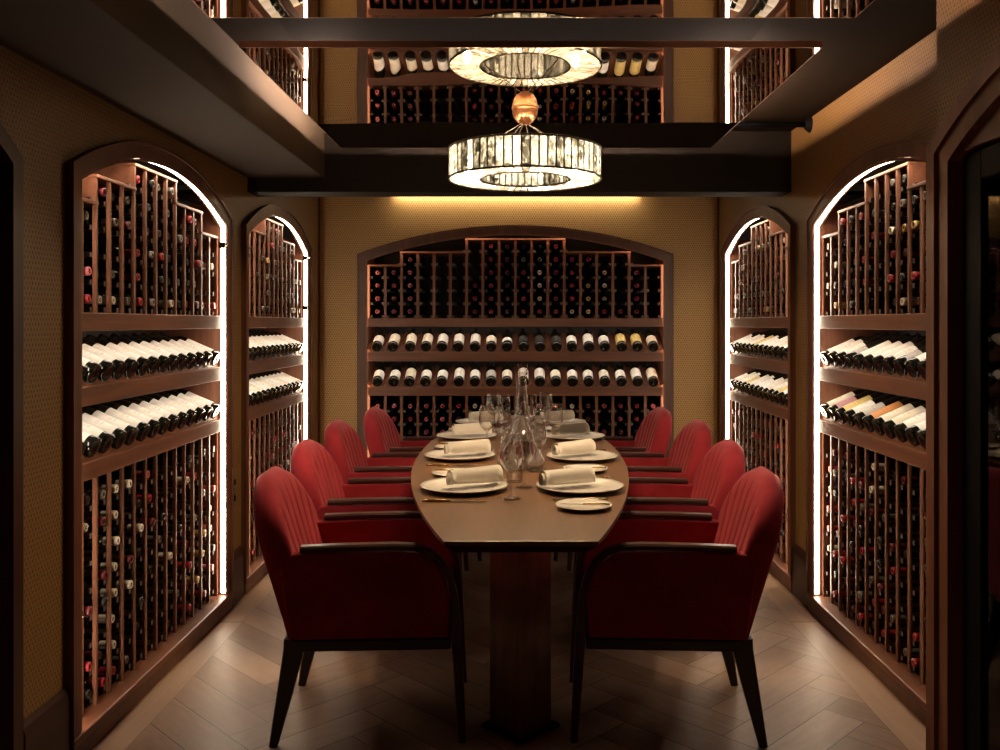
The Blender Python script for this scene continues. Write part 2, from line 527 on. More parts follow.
so = box('ceiling_soffit', XL, -1.027, YF, 4.72, 2.195, CEIL, M['soffit'], bev=.004); so['kind'] = 'structure'
be = box('ceiling_beam', XL, XR, 4.72, 4.905, 2.12, CEIL, M['beam'], bev=.003); be['kind'] = 'structure'
cp = box('ceiling_panel', -.80, .84, 2.93, 3.19, CEIL-.012, CEIL, M['panel_dark'], bev=.003); cp['kind'] = 'structure'
# skirtings
for nm, u0, u1, mx in (('baseboard_left', 2.555, 2.805, M_LEFT), ('baseboard_left', 4.415, 4.60, M_LEFT), ('baseboard_left', YF, 1.35, M_LEFT),
                       ('baseboard_right', -4.64, -4.40, M_RIGHT)):
    bm = prism_bm([(0, 0), (-.020, 0), (-.020, .22), (-.014, .245), (-.005, .26), (0, .262)], u0, u1, 'yz')
    o = mesh(nm, bm, M['walnut_dark']); o.matrix_world = mx; o['kind'] = 'structure'
for nm, x0, x1 in (('baseboard_back', XL+.02, BK[0]-.07), ('baseboard_back', BK[0]+BK[1]+.07, XR-.02)):
    bm = prism_bm([(0, 0), (-.020, 0), (-.020, .22), (-.014, .245), (-.005, .26), (0, .262)], x0, x1, 'yz')
    o = mesh(nm, bm, M['walnut_dark']); o.matrix_world = M_BACK; o['kind'] = 'structure'
for nm, x in (('trim_1', XL+.006), ('trim_2', XR-.006)):
    o = box(nm, x-.006, x+.006, YB-.012, YB, 0.27, CEIL, M['copper_edge'], bev=.002); o['kind'] = 'structure'

# ------------------------------------------------------------------ bottles
SEG = 20
def y_axis(bm):
    for v in bm.verts: v.co = Vector((v.co.x, -v.co.z, v.co.y))
    return bm
def lathe_mesh(name, prof, mat, seg=SEG):
    bm = y_axis(lathe_bm(prof, seg)); bmesh.ops.recalc_face_normals(bm, faces=bm.faces)
    me = bpy.data.meshes.new(name); bm.to_mesh(me); bm.free()
    for mm in (mat if isinstance(mat, list) else [mat]): me.materials.append(mm)
    me.polygons.foreach_set('use_smooth', [True]*len(me.polygons))
    return me
# bottle lies along -y: base at y = 0, mouth at y = -0.30
BOTTLE = lathe_mesh('wine_bottle', [(0, .012), (.022, .004), (.034, 0), (.0372, .004), (.0375, .02), (.0375, .185), (.0362, .200), (.031, .214), (.022, .228), (.0155, .240),
                                    (.0138, .252), (.0136, .294), (.0136, .298), (0, .299)], M['bottle'])
BOTTLE_A = BOTTLE.copy(); BOTTLE_A.materials[0] = M['bottle_amber']
CAPS = {}
for k, mt in CAP.items():
    CAPS[k] = lathe_mesh('capsule_'+k, [(.0148, .236), (.0147, .279), (.0162, .281), (.0163, .292), (.0150, .2985), (.0105, .2995), (.0095, .2985), (.004, .2985), (0, .2995)], mt, 16)
def label_mesh(key, y0, y1, arc=1.75, r=.0379):
    bm = bmesh.new(); n = 16
    rows = []
    for yy in (y0, y1):
        rows.append([bm.verts.new((r*math.sin(-arc + 2*arc*k/n), -yy, r*math.cos(-arc + 2*arc*k/n))) for k in range(n+1)])
    for k in range(n): bm.faces.new((rows[0][k], rows[0][k+1], rows[1][k+1], rows[1][k]))
    bmesh.ops.recalc_face_normals(bm, faces=bm.faces)
    me = bpy.data.meshes.new('label_'+key); bm.to_mesh(me); bm.free()
    me.materials.append(LAB[key]); me.polygons.foreach_set('use_smooth', [True]*len(me.polygons))
    return me
LABELS = {}
for k in LAB:
    LABELS[k] = [label_mesh(k, .032, .165), label_mesh(k, .036, .132), label_mesh(k, .046, .100)]
CAPNAME = {'red': 'red-capped', 'pink': 'pink-capped', 'maroon': 'maroon-capped', 'black': 'black-capped', 'white': 'white-capped', 'gold': 'gold-capped', 'grey': 'grey-capped'}
n_bottles = 0
def place_bottle(mat4, cap, label, lab, group, size=0, amber=False, roll=0, scale=1):
    """a bottle with its capsule and (if it shows) its paper label"""
    global n_bottles
    n_bottles += 1
    o = bpy.data.objects.new('wine_bottle', BOTTLE_A if amber else BOTTLE); COL.objects.link(o)
    o.matrix_world = mat4 @ Matrix.Rotation(roll, 4, 'Y') @ Matrix.Diagonal((scale, 1, scale, 1))
    tag(o, label, 'bottle', group)
    c = bpy.data.objects.new('capsule', CAPS[cap]); COL.objects.link(c); c.parent = o
    if lab:
        l = bpy.data.objects.new('label', LABELS[lab][size]); COL.objects.link(l); l.parent = o
    return o

# ------------------------------------------------------------------ wine cabinets
RAILS = [(1.393, 1.455), (1.141, 1.205), (.890, .950)]
ROW0_U, ROW0_L, PITCH = 1.503, .142, .0955
Y_FRONT = .030            # front of the rack behind the wall face
racked = []               # (projected size, matrix, cap colour, label, group)
TILT = R(24)
EYEV = Vector((0, 0, EYE))

def divider_bm(uc, t, z0, z1, rows, p, left=True, right=True):
    """upright slat carrying a pair of rails behind it under every row of bottles"""
    bm = bmesh.new()
    add_box(bm, uc-t/2, uc+t/2, Y_FRONT, Y_FRONT+.014, z0, z1, 0)
    for zr in rows:
        n0 = len(bm.faces)
        add_box(bm, uc-t/2-(p if left else 0), uc+t/2+(p if right else 0), Y_FRONT+.014, Y_FRONT+.30, zr-.045, zr-.027, 0)
        bm.faces.ensure_lookup_table()
        for f in bm.faces[n0:]:
            f.material_index = 1 if f.calc_center_median().y < Y_FRONT+.015 else 2
    return bm

def cabinet(where, mx, W, groups, spr, rise, led, led_y, label, sidename, fill, caps_u, caps_l, back=False, rows_low=8, show_disp=None):
    ncol = sum(g[0] for g in groups)
    pad = .014
    pitch = (W-2*pad)/ncol
    t = .013 if not back else .020
    clear = pitch - t
    p = min(.018, clear/2 - .0265)
    root = empty('wine_cabinet'); root.matrix_world = mx
    tag(root, label, 'cabinet', None)
    # arched surround, standing proud of the wall
    fr = mesh('frame', arch_band_bm(W, spr, rise, .03, 0, .058, -.022, .028), M['walnut_frame'], root)
    bm = arch_band_bm(W, spr, rise, .09, .048, .062, -.030, -.0225)
    mesh('bead', bm, M['walnut_frame'], root)
    mesh('lip', arch_band_bm(W, spr, rise, .09, -.010 if not back else -.008, -.0005, -.021, -.011 if not back else .004), M['walnut_v'], root)
    # led strip on the inside of jambs and arch
    mesh('led_strip', arch_band_bm(W, spr, rise, .095, -.005, -.0005, led_y[0], led_y[1]), led, root)
    # plinth, sides, back, top
    box('plinth', -.058, W+.058, -.024, .06, 0, .0545, M['walnut_frame'], root, .004)
    box('sill', -.058, W+.058, -.030, .06, .055, .085, M['walnut'], root, .006)
    box('side_panel', -.017, 0-.0008, .0285, .40, .03, 2.0, M['walnut_v'], root, 0)
    box('side_panel', W+.0008, W+.017, .0285, .40, .03, 2.0, M['walnut_v'], root, 0)
    box('back_panel', -.017, W+.017, .40, .415, .03, 2.12, M['interior'], root, 0)
    box('top_panel', -.017, W+.017, .06, .40, 2.10, 2.12, M['interior'], root, 0)
    # rails and shelves
    for (a, b) in RAILS:
        box('rail', .0005, W-.0005, .004 if not back else .012, Y_FRONT-.001, a, b, M['walnut'], root, .003)
    box('rack_shelf', .0005, W-.0005, Y_FRONT+.003, .399, RAILS[0][0]+.030, RAILS[0][1], M['walnut'], root, 0)
    box('rack_shelf', .0005, W-.0005, .062, .399, .04, .085, M['walnut'], root, 0)
    # sloping display shelves with ridges between the bottles
    for (a, b) in RAILS[1:]:
        prof = []
        for c in range(ncol+1):
            uc = pad + c*pitch
            if c: prof += [(uc-.009, 0), (uc-.007, .014)]
            if c < ncol: prof += [(uc+.007, .014), (uc+.009, 0)]
        prof[0] = (pad-.010, .014); prof[-1] = (W-pad+.010, .014)
        poly = prof + [(W-pad+.010, -.014), (pad-.010, -.014)]
        bm = prism_bm(poly, 0, .30, 'xz')
        for v in bm.verts:
            z = v.co.z; y = v.co.y
            v.co.z = b + .011 + z*math.cos(TILT) + y*math.sin(TILT)
            v.co.y = Y_FRONT + .0005 + y*math.cos(TILT)
        mesh('display_shelf', bm, M['walnut_y'], root)
    # a lamp strip tucked behind each rail above a display shelf
    for (a, b) in RAILS[:2]:
        box('shelf_lamp', .03, W-.03, Y_FRONT+.004, Y_FRONT+.022, a+.002, a+.008, M['shelf_led'], root, 0)
    # racks
    c0 = 0
    tops = []
    for gi, (n, rows) in enumerate(groups):
        zt = ROW0_U + (rows-1)*PITCH + .044
        for k in range(n): tops.append((zt, rows))
        x0 = pad + c0*pitch; x1 = x0 + n*pitch
        inner = zt
        box('rack_top', x0 - t/2 if gi else .001, x1 + t/2 if gi < len(groups)-1 else W-.001, Y_FRONT-.004, .33, zt, zt+.012, M['walnut'], root, .002)
        for side in (-1, 1):
            gj = gi + side
            if 0 <= gj < len(groups) and groups[gj][1] < rows:
                zl = ROW0_U + (groups[gj][1]-1)*PITCH + .0565
                xx = x0 if side < 0 else x1
                box('step_panel', xx - t/2 + .0003, xx + t/2 - .0003, Y_FRONT+.0145, .33, zl, zt-.0005, M['walnut'], root, 0)
        c0 += n
    for c in range(ncol+1):
        uc = pad + c*pitch
        nl = tops[c-1] if c > 0 else None; nr = tops[c] if c < ncol else None
        zt = max(x[0] for x in (nl, nr) if x); rw = max(x[1] for x in (nl, nr) if x)
        rowsz = [ROW0_U + k*PITCH for k in range(rw)]
        if c == 0: uc += t/2-pad+.001
        if c == ncol: uc -= t/2-pad+.001
        mesh('divider', divider_bm(uc, t, RAILS[0][1], zt-.0005, rowsz, p, c > 0, c < ncol), [M['walnut_v'], M['cleat'], M['espresso']], root)
        rowsl = [ROW0_L + k*PITCH for k in range(rows_low)]
        mesh('divider', divider_bm(uc, t, .085, RAILS[2][0]-.001, rowsl, p, c > 0, c < ncol), [M['walnut_v'], M['cleat'], M['espresso']], root)
    # racked bottles
    for c in range(ncol):
        uc = pad + (c+.5)*pitch
        for part, rows, r0 in (('upper', tops[c][1], ROW0_U), ('lower', rows_low, ROW0_L)):
            for k in range(rows):
                cap = (caps_u if part == 'upper' else caps_l)(c, k)
                if not cap: continue
                out = random.uniform(-.012, .012) if not back else random.uniform(-.02, -.004)
                lm = Matrix.Translation((uc, Y_FRONT + .302 - out, r0 + k*PITCH))
                m4 = mx @ lm
                d = (m4.translation - EYEV)
                if not back and part == 'upper' or part == 'lower' or back:
                    cc = c
                    frm = 'left'
                    if where == 'left': cc, frm = ncol-1-c, 'back'
                    if where == 'right': cc, frm = c, 'back'
                    tip = m4 @ Vector((0, -.3, 0))
                    if back and part == 'lower' and k < 5: continue
                    # hidden behind the thicker wall at the right edge of the frame
                    if where == 'right' and tip.x/tip.y > .505: continue
                    lb = '%s bottle, %s, %s rack, %s column from %s, %s row up' % (CAPNAME[cap], sidename, part, ORD[cc], frm, ORD[k])
                    bright = {'red': 1.25, 'white': 1.25, 'gold': 1.25, 'pink': 1.25}.get(cap, 1)
                    racked.append((bright/(tip-EYEV).length, m4, cap, lb, 'bottles in the %s rack of the %s' % (part, sidename)))
    # bottles lying on the display shelves
    for si, (a, b) in enumerate(RAILS[1:]):
        shelf = ('upper', 'lower')[si]
        for c in range(ncol):
            lab, size, amber, kind = show_disp(si, c)
            uc = pad + (c+.5)*pitch + random.uniform(-.004, .004)
            cc, frm = c, 'left'
            if where == 'left': cc, frm = ncol-1-c, 'back'
            if where == 'right': cc, frm = c, 'back'
            sc = min(1.0, (pitch-.019)/.076)
            lift = .0375*sc
            base = Vector((uc, Y_FRONT - .004, b + .0015)) + Vector((0, -math.sin(TILT), math.cos(TILT)))*lift + Vector((0, math.cos(TILT), math.sin(TILT)))*.004
            m4 = mx @ Matrix.Translation(base) @ Matrix.Rotation(TILT, 4, 'X') @ Matrix.Rotation(PI + random.uniform(-.02, .02), 4, 'Z')
            tip = m4 @ Vector((0, -.2, 0))
            if where == 'right' and tip.x/tip.y > .53: continue
            word = {'dark': 'dark-labelled', 'white': 'white-labelled', 'cream': 'cream-labelled', 'yellow': 'yellow-labelled', 'pink': 'pink-labelled',
                    'orange': 'orange-labelled', 'grey': 'grey-labelled'}[lab]
            lb = '%s bottle on %s display shelf of %s, %s from %s end' % (word, shelf, sidename, ORD[cc], frm)
            place_bottle(m4, kind, lb, lab, 'bottles on the %s display shelf of the %s' % (shelf, sidename), size, amber, random.uniform(-.15, .15), sc)
    return root, pitch

# which colours sit where
BACKU = ['pppp', 'pppp', 'ppppp', '.....', '.....', '.....', 'rrr...', 'rrrrrr', 'mmmmmm', 'rrrrgk', 'rwwwgk', 'rrrrrr', 'wrrrr', 'ooo.r', 'rowo.', 'r....', 'rrrr', '....']
BACKL = ['.....rkp', '.....rrp', '.....krp', '.....ppp', '.....ppp', '.....kmr', '.....kkw', '.....rrr', '.....rrk', '.....krm', '.....rrr', '.....mrr', '.....mkw', '.....mmm', '.....r.r', '.....mrr', '.....krr', '.....rkp']
CM = {'p': 'pink', 'r': 'red', 'm': 'maroon', 'k': 'black', 'w': 'white', 'o': 'gold', 'g': 'grey', '.': None}
rs = random.Random(5)
def rnd_caps(weights, fill, special=None):
    memo = {}
    def f(c, k):
        if special and (c, k) in special: return CM[special[(c, k)]]
        if (c, k) not in memo:
            memo[(c, k)] = CM[rs.choices(list(weights.keys()), list(weights.values()))[0]] if rs.random() < fill else None
        return memo[(c, k)]
    return f
side_groups = [(2, 4), (3, 5), (4, 6), (3, 5), (2, 4)]
WU = {'r': 5, 'm': 2, 'k': 4, 'g': 3, 'p': 1, 'w': 1}
WLo = {'r': 2.5, 'm': 3, 'k': 4, 'g': 2, 'w': 2, 'p': .5}
WY = {'o': 1.2, 'k': 5, 'g': 3, 'm': 2, 'r': 1, 'w': 1}
def disp_left(si, c):
    return ('white', 0 if (si == 0 or c < 12) else 0, False, 'black')
def disp_left_far(si, c):
    return (['white', 'white', 'cream'][(c*7+si) % 3], 0, False, 'black')
def disp_right(si, c):   # c counts from the far end
    if si == 1: return (['cream', 'pink', 'yellow', 'white', 'grey', 'orange', 'cream', 'cream', 'white', 'white', 'white', 'cream', 'white', 'white'][c], [0, 1, 0, 1, 1, 0, 0, 0, 0, 1, 0, 0, 0, 0][c], False, 'black')
    return (['white', 'white', 'white', 'grey', 'white', 'white', 'white', 'white', 'grey', 'white', 'white', 'white', 'cream', 'white'][c], [0, 0, 1, 2, 0, 0, 0, 1, 2, 1, 0, 0, 0, 0][c], False, 'black')
def disp_right_far(si, c):
    return (['white', 'cream', 'white', 'white', 'yellow', 'white', 'white'][(c*5 + si*3) % 7], [0, 1, 0][(c+si) % 3], False, 'black')
B1 = ['white', 'cream', 'cream', 'cream', 'white', 'white', 'white', 'cream', 'white', 'dark', 'dark', 'dark', 'white', 'white', 'white', 'yellow', 'yellow', 'cream']
B2 = ['white', 'white', 'cream', 'white', 'white', 'white', 'white', 'grey', 'cream', 'white', 'white', 'cream', 'white', 'white', 'cream', 'white', 'white', 'cream']
S1 = [1, 0, 0, 0, 0, 0, 0, 1, 2, 1, 1, 1, 1, 0, 1, 0, 0, 1]
S2 = [1, 1, 0, 1, 1, 0, 1, 1, 1, 0, 0, 1, 1, 1, 1, 1, 0, 0]
def disp_back(si, c):
    return ((B1, B2)[si][c], (S1, S2)[si][c], False, 'black')

sp_left = {(3, 7-k): 'w' for k in range(1, 7)}
sp_left.update({(12, 3): 'o', (12, 2): 'o', (11, 1): 'o'})
cabinet('left', M_LEFT @ Matrix.Translation((AL[0], 0, 0)), AL[1], side_groups, SPR, RISE, M['led'], (-.008, .013),
        'tall arched walnut wine cabinet in left wall, nearest the camera', 'near left cabinet', .6, rnd_caps(WU, .68), rnd_caps(WLo, .54, sp_left), show_disp=disp_left)
cabinet('left', M_LEFT @ Matrix.Translation((BL[0], 0, 0)), BL[1], side_groups, SPR, RISE, M['led'], (-.008, .013),
        'tall arched walnut wine cabinet in left wall, nearest the back corner', 'far left cabinet', .5, rnd_caps(WY, .5), rnd_caps({'r': 3, 'm': 3, 'k': 3, 'w': .5}, .6), show_disp=disp_left_far)
cabinet('right', M_RIGHT @ Matrix.Translation((-(AR[0]+AR[1]), 0, 0)), AR[1], side_groups, SPR, RISE, M['led'], (-.008, .013),
        'tall arched walnut wine cabinet in right wall beside the glass cooler', 'near right cabinet', .6, rnd_caps({'o': 1.5, 'k': 4, 'g': 3, 'r': 2, 'w': 1, 'm': 1}, .66),
        rnd_caps({'r': 3, 'k': 3, 'g': 2, 'w': 1.2, 'm': 2}, .64), show_disp=disp_right)
cabinet('right', M_RIGHT @ Matrix.Translation((-(BR[0]+BR[1]), 0, 0)), BR[1], side_groups, SPR, RISE, M['led'], (-.008, .013),
        'tall arched walnut wine cabinet in right wall, nearest the back corner', 'far right cabinet', .5, rnd_caps(WY, .55), rnd_caps({'r': 3, 'm': 3, 'k': 3, 'g': 1.5, 'w': .5}, .6), show_disp=disp_right_far)
cabinet('back', M_BACK @ Matrix.Translation((BK[0], 0, 0)), BK[1], [(2, 4), (4, 5), (6, 6), (4, 5), (2, 4)], 1.876, .190, M['led_back'], (.008, .020),
        'wide low-arched walnut wine cabinet filling the back wall behind the table', 'back cabinet', .8,
        lambda c, k: CM[BACKU[c][k]], lambda c, k: CM[BACKL[c][k]], back=True, show_disp=disp_back)

# the 300 largest bottles are things; what is left is one mass of stock
racked.sort(key=lambda r: -r[0])
N_IND = max(0, 300 - n_bottles)
for (s, m4, cap, lb, gp) in racked[:N_IND]:
    place_bottle(m4, cap, lb, None, gp)
bm = bmesh.new()
mats = [M['bottle']] + [CAP[k] for k in CAP]
ck = list(CAP)
for (s, m4, cap, lb, gp) in racked[N_IND:]:
    for me, mi in ((BOTTLE, 0), (CAPS[cap], 1+ck.index(cap))):
        n0 = len(bm.verts); f0 = len(bm.faces)
        bm.from_mesh(me)
        bm.verts.ensure_lookup_table(); bm.faces.ensure_lookup_table()
        bmesh.ops.transform(bm, matrix=m4, verts=bm.verts[n0:])
        for f in bm.faces[f0:]: f.material_index = mi; f.smooth = True
st = mesh('wine_stock', bm, mats, None, False, False)
tag(st, 'remaining wine bottles lying in the cabinet racks, mostly in the far cabinets', 'bottles', None, 'stuff')

# ------------------------------------------------------------------ small fittings on the cabinets and walls
def switch(z, label):
    r = empty('wall_switch', (XL, 4.49, z), 0); tag(r, label, 'switch', 'switches between the left cabinets')
    box('plate', 0, .006, -.022, .022, -.028, .028, M['switch'], r, .002)
    box('rocker', .006, .010, -.010, .010, -.014, .014, M['black_metal'], r, .001)
switch(.612, 'small steel wall switch between the left cabinets, upper of two')
switch(.530, 'small steel wall switch between the left cabinets, lower of two')

def door_catch(mx, u, z, label):
    r = empty('magnetic_catch'); r.matrix_world = mx @ Matrix.Translation((u, 0, z))
    tag(r, label, 'catch')
    box('catch_body', -.016, .016, -.012, .014, -.014, .014, M['black_metal'], r, .003)
    mesh('pin', tube_bm([(0, -.012, 0), (0, -.034, 0)], .004), M['steel'], r)
door_catch(M_LEFT, BL[0]+BL[1]-.022, 1.862, 'small black catch on far left cabinet at the arch spring')
door_catch(M_LEFT, BL[0]+BL[1]-.022, 1.524, 'small black catch on far left cabinet above its display shelves')
door_catch(M_LEFT, AL[0]+AL[1]-.022, 1.80, 'small black catch on near left cabinet at the arch spring')
door_catch(M_LEFT, AL[0]+.020, .46, 'small grey catch on near edge of the near left cabinet')

# ------------------------------------------------------------------ arched door at far left
rd = empty('door_1'); rd.matrix_world = M_LEFT @ Matrix.Translation((DOOR[0], 0, 0)); rd['kind'] = 'structure'
mesh('door_frame', arch_band_bm(DOOR[1], 1.87, .17, 0, 0, .05, -.022, .05), M['walnut_dark'], rd)
mesh('door_leaf', prism_bm(arch_outline(DOOR[1]-.006, 1.868, .17, .005), .052, .09, 'xz'), M['walnut_v'], rd)
for (a, b) in ((.12, .47), (.60, .95)):
    for (c, d) in ((.12, .85), (1.0, 1.80)):
        box('door_panel', a, b, .040, .0525, c, d, M['walnut_dark'], rd, .006)
mesh('door_handle', tube_bm([(.985, .052, 1.02), (.985, .01, 1.02), (.90, .01, 1.02)], .008), M['steel'], rd)

# ------------------------------------------------------------------ glass wine cooler at the right edge
MC = M_PROJ @ Matrix.Translation((-(COOL[0]+COOL[1]), 0, 0))      # local x from the far jamb towards the camera
W = COOL[1]
ra = empty('arched_surround'); ra.matrix_world = MC
tag(ra, 'carved walnut arched surround around the dark glass cooler at the right edge', 'archway')
bm = arch_band_bm(W, 1.90, .18, 0, 0, .085, -.022, .06)
mesh('arch_moulding', bm, M['walnut_v'], ra)
mesh('bead', arch_band_bm(W, 1.90, .18, 0, .060, .112, -.034, -.0225), M['walnut_v'], ra)
for z in (.204, .147): box('hinge', -.116, -.1125, -.030, -.006, z-.006, z+.006, M['steel'], ra, .001)
pts = [(0.001, 1.925)] + [p for p in arch_pts(W, 1.90, .18, -.001) if p[1] > 1.925] + [(W-.001, 1.925)]
mesh('tympanum', prism_bm(pts, .004, .019, 'xz'), M['walnut'], ra)
rf = empty('wine_cooler'); rf.matrix_world = MC
tag(rf, 'tall black glass-fronted wine cooler under the arch at the right edge', 'cooler')
box('housing', .010, .030, .05, .55, .01, 1.92, M['black_metal'], rf, .002)
box('housing', W-.030, W-.010, .05, .55, .01, 1.92, M['black_metal'], rf, .002)
box('housing_top', .030, W-.030, .05, .55, 1.90, 1.92, M['black_metal'], rf, .002)
box('housing_base', .030, W-.030, .05, .55, .01, .10, M['black_metal'], rf, .002)
box('housing_back', .030, W-.030, .53, .55, .10, 1.90, M['interior'], rf, 0)
fx0, fx1, fz0, fz1 = .008, W-.008, .10, 1.915
dr = mesh('door', (lambda bm: (add_box(bm, fx0, fx0+.10, .02, .048, fz0, fz1, .004), add_box(bm, fx1-.10, fx1, .02, .048, fz0, fz1, .004),
          add_box(bm, fx0+.10, fx1-.10, .02, .048, fz1-.085, fz1, .004), add_box(bm, fx0+.10, fx1-.10, .02, .048, fz0, fz0+.09, .004), bm)[-1])(bmesh.new()), M['black_metal'], rf)
box('glass_pane', fx0+.098, fx1-.098, .032, .038, fz0+.088, fz1-.083, M['door_glass'], dr, 0)
mesh('handle', tube_bm([(fx1-.05, .02, .9), (fx1-.05, -.03, .92), (fx1-.05, -.03, 1.42), (fx1-.05, .02, 1.44)], .009), M['steel'], dr)
for k in range(11):
    z = .26 + k*.148
    box('shelf_front', .034, W-.034, .075, .095, z-.02, z+.012, M['walnut'], rf, .004)
    box('shelf', .034, W-.034, .095, .52, z-.008, z+.004, M['walnut'], rf, 0)
for k in range(11):
    for j in range(2):
        z = .26 + k*.148 + .0045 + .0376
        m4 = MC @ Matrix.Translation((.155 + j*.125, .40, z))
        if k in (3, 7) and j == 1: continue
        place_bottle(m4, ['red', 'gold', 'black', 'maroon'][(k*3+j) % 4], '%s bottle inside the glass cooler, %s shelf up, %s from far side' % (CAPNAME[['red', 'gold', 'black', 'maroon'][(k*3+j) % 4]], ORD[k], ORD[j]), None, 'bottles inside the glass cooler')

# ------------------------------------------------------------------ mirror panels hung under the ceiling
MX0, MX1 = -.893, .982
def mirror_panel(y0, y1, label, strips):
    r = empty('mirror_panel', (0, 0, MIRROR)); tag(r, label, 'mirror', 'mirror panels under the ceiling')
    box('mirror', MX0+.004, MX1-.004, y0+.004, y1-.004, 0, .006, M['mirror'], r, 0)
    box('backing', MX0+.004, MX1-.004, y0+.004, y1-.004, .0062, .020, M['panel_dark'], r, 0)
    box('edge_trim', MX0, MX1, y0, y0+.004, 0, .022, M['copper_edge'], r, 0)
    box('edge_trim', MX0, MX1, y1-.004, y1, 0, .022, M['copper_edge'], r, 0)
    box('edge_trim', MX0, MX0+.004, y0+.004, y1-.004, 0, .022, M['copper_edge'], r, 0)
    box('edge_trim', MX1-.004, MX1, y0+.004, y1-.004, 0, .022, M['copper_edge'], r, 0)
    for x in (MX0+.45, MX1-.45):
        for y in (y0+.62, y1-.35):
            mesh('hanger', tube_bm([(x, y, .020), (x, y, CEIL-MIRROR)], .006), M['black_metal'], r)
    for s in strips: box('cove_lamp', *s, M['cove'], r, 0)
    return r
mirror_panel(2.84, 4.47, 'bronze mirror panel hung under ceiling above the table, carrying the drum chandelier',
             [(MX0+.07, MX0+.10, 3.45, 4.36, .0205, .0265), (MX1-.11, MX1-.08, 3.45, 4.36, .0205, .0265), (MX0+.16, MX1-.16, 4.36, 4.385, .0205, .0265)])
mirror_panel(.95, 2.565, 'bronze mirror panel hung under ceiling at the top edge, nearer than the chandelier',
             [(MX0+.07, MX0+.10, 1.05, 2.35, .0205, .0265), (MX1-.11, MX1-.08, 1.05, 2.35, .0205, .0265)])

# pipe across the ceiling on the right
rp = empty('ceiling_pipe', (1.0, 4.42, 2.412)); tag(rp, 'thin dark pipe across the ceiling at right, ending at the wall', 'pipe')
mesh('pipe', tube_bm([(-.25, 0, 0), (.462, 0, 0)], .014, 12), M['black_metal'], rp, True)
mesh('flange', tube_bm([(.438, 0, 0), (.465, 0, 0)], [.022, .042], 16), M['black_metal'], rp)

# wall washer above the back arch
rw = empty('wall_washer', (0.0, YB, 2.345)); tag(rw, 'slim warm light bar washing the top of the back wall', 'light')
box('housing', -.95, .95, -.075, 0, .012, .05, M['beam'], rw, .003)
box('lamp', -.88, .88, -.060, -.004, .002, .012, M['wash'], rw, .002)

# ------------------------------------------------------------------ chandelier
CH = Vector((.033, 3.645, 0))
rc = empty('chandelier', (CH.x, CH.y, MIRROR)); tag(rc, 'round drum chandelier of mottled glass strips under the mirror above the table', 'chandelier')
zb, zt = 2.012-MIRROR, 2.133-MIRROR
RO, RI = .313, .185
def ring_wall(name, r, th, z0, z1, mat, seg=116):
    bm = lathe_bm([(r, z0), (r, z1), (r-th, z1), (r-th, z0), (r, z0)], seg)
    bmesh.ops.remove_doubles(bm, verts=bm.verts, dist=1e-5)
    return mesh(name, bm, mat, rc)
ring_wall('outer_shade', RO, .003, zb+.004, zt-.004, M['strips'])
ring_wall('inner_shade', RI, .003, zb+.004, zt-.004, M['strips_in'], 80)
def annulus(name, r0, r1, z0, z1, mat):
    bm = lathe_bm([(r0, z0), (r1, z0), (r1, z1), (r0, z1), (r0, z0)], 116)
    bmesh.ops.remove_doubles(bm, verts=bm.verts, dist=1e-5)
    return mesh(name, bm, mat, rc)
annulus('bottom_panel', RI+.001, RO-.004, zb, zb+.003, M['ring_glass'])
annulus('top_panel', RI+.001, RO-.004, zt-.003, zt, M['ring_glass'])
def hoop(name, r, z, rad=.0042):
    bm = lathe_bm([(r + rad*math.cos(a), z + rad*math.sin(a)) for a in [2*PI*k/8 for k in range(9)]], 96)
    bmesh.ops.remove_doubles(bm, verts=bm.verts, dist=1e-5)
    mesh(name, bm, M['lead'], rc, True)
for r in (RO, RI):
    for z in (zb, zt): hoop('hoop', r, z)
mesh('canopy', lathe_bm([(0, -.068), (.018, -.065), (.034, -.055), (.046, -.038), (.052, -.018), (.053, -.006), (.055, -.004), (.055, 0), (0, 0)], 32), M['copper'], rc, True)
for k in range(6):
    a = 2*PI*k/6 + .3
    mesh('rod', tube_bm([(.012*math.cos(a), .012*math.sin(a), -.062), (RI*math.cos(a), RI*math.sin(a), zt)], .0022, 6), M['steel'], rc)
for k in range(8):
    a = 2*PI*(k+.5)/8 + .12
    p = (.25*math.cos(a), .25*math.sin(a), (zb+zt)/2)
    bm = lathe_bm([(0, -.022), (.009, -.020), (.015, -.010), (.016, 0), (.012, .012), (.007, .022), (0, .024)], 12)
    for v in bm.verts: v.co += Vector(p)
    mesh('bulb', bm, M['bulb'], rc, True)

# ------------------------------------------------------------------ table
TX, TY, TL = .012, 4.33, 1.76
def half(y): return .487 - .262*abs(y/TL)**2.05
def outline(inset, n=40):
    ys = [-TL+inset*.9 + (2*TL-1.8*inset)*k/n for k in range(n+1)]
    return [(half(y)-inset, y) for y in ys] + [(-half(y)+inset, y) for y in reversed(ys)]
rt = empty('dining_table', (TX, TY, 0)); tag(rt, 'long boat-shaped oak dining table on two posts, laid for eight', 'table')
mesh('tabletop', prism_bm(outline(0), TOP-.014, TOP, 'xy', .005), M['oak'], rt)
bm = bmesh.new()
A = [bm.verts.new((p[0], p[1], TOP-.0145)) for p in outline(.003)]; B = [bm.verts.new((p[0], p[1], TOP-.042)) for p in outline(.045)]
n = len(A)
for k in range(n): bm.faces.new((A[k], A[(k+1) % n], B[(k+1) % n], B[k]))
bm.faces.new(A); bm.faces.new(B)
mesh('table_edge', bm, M['espresso'], rt)
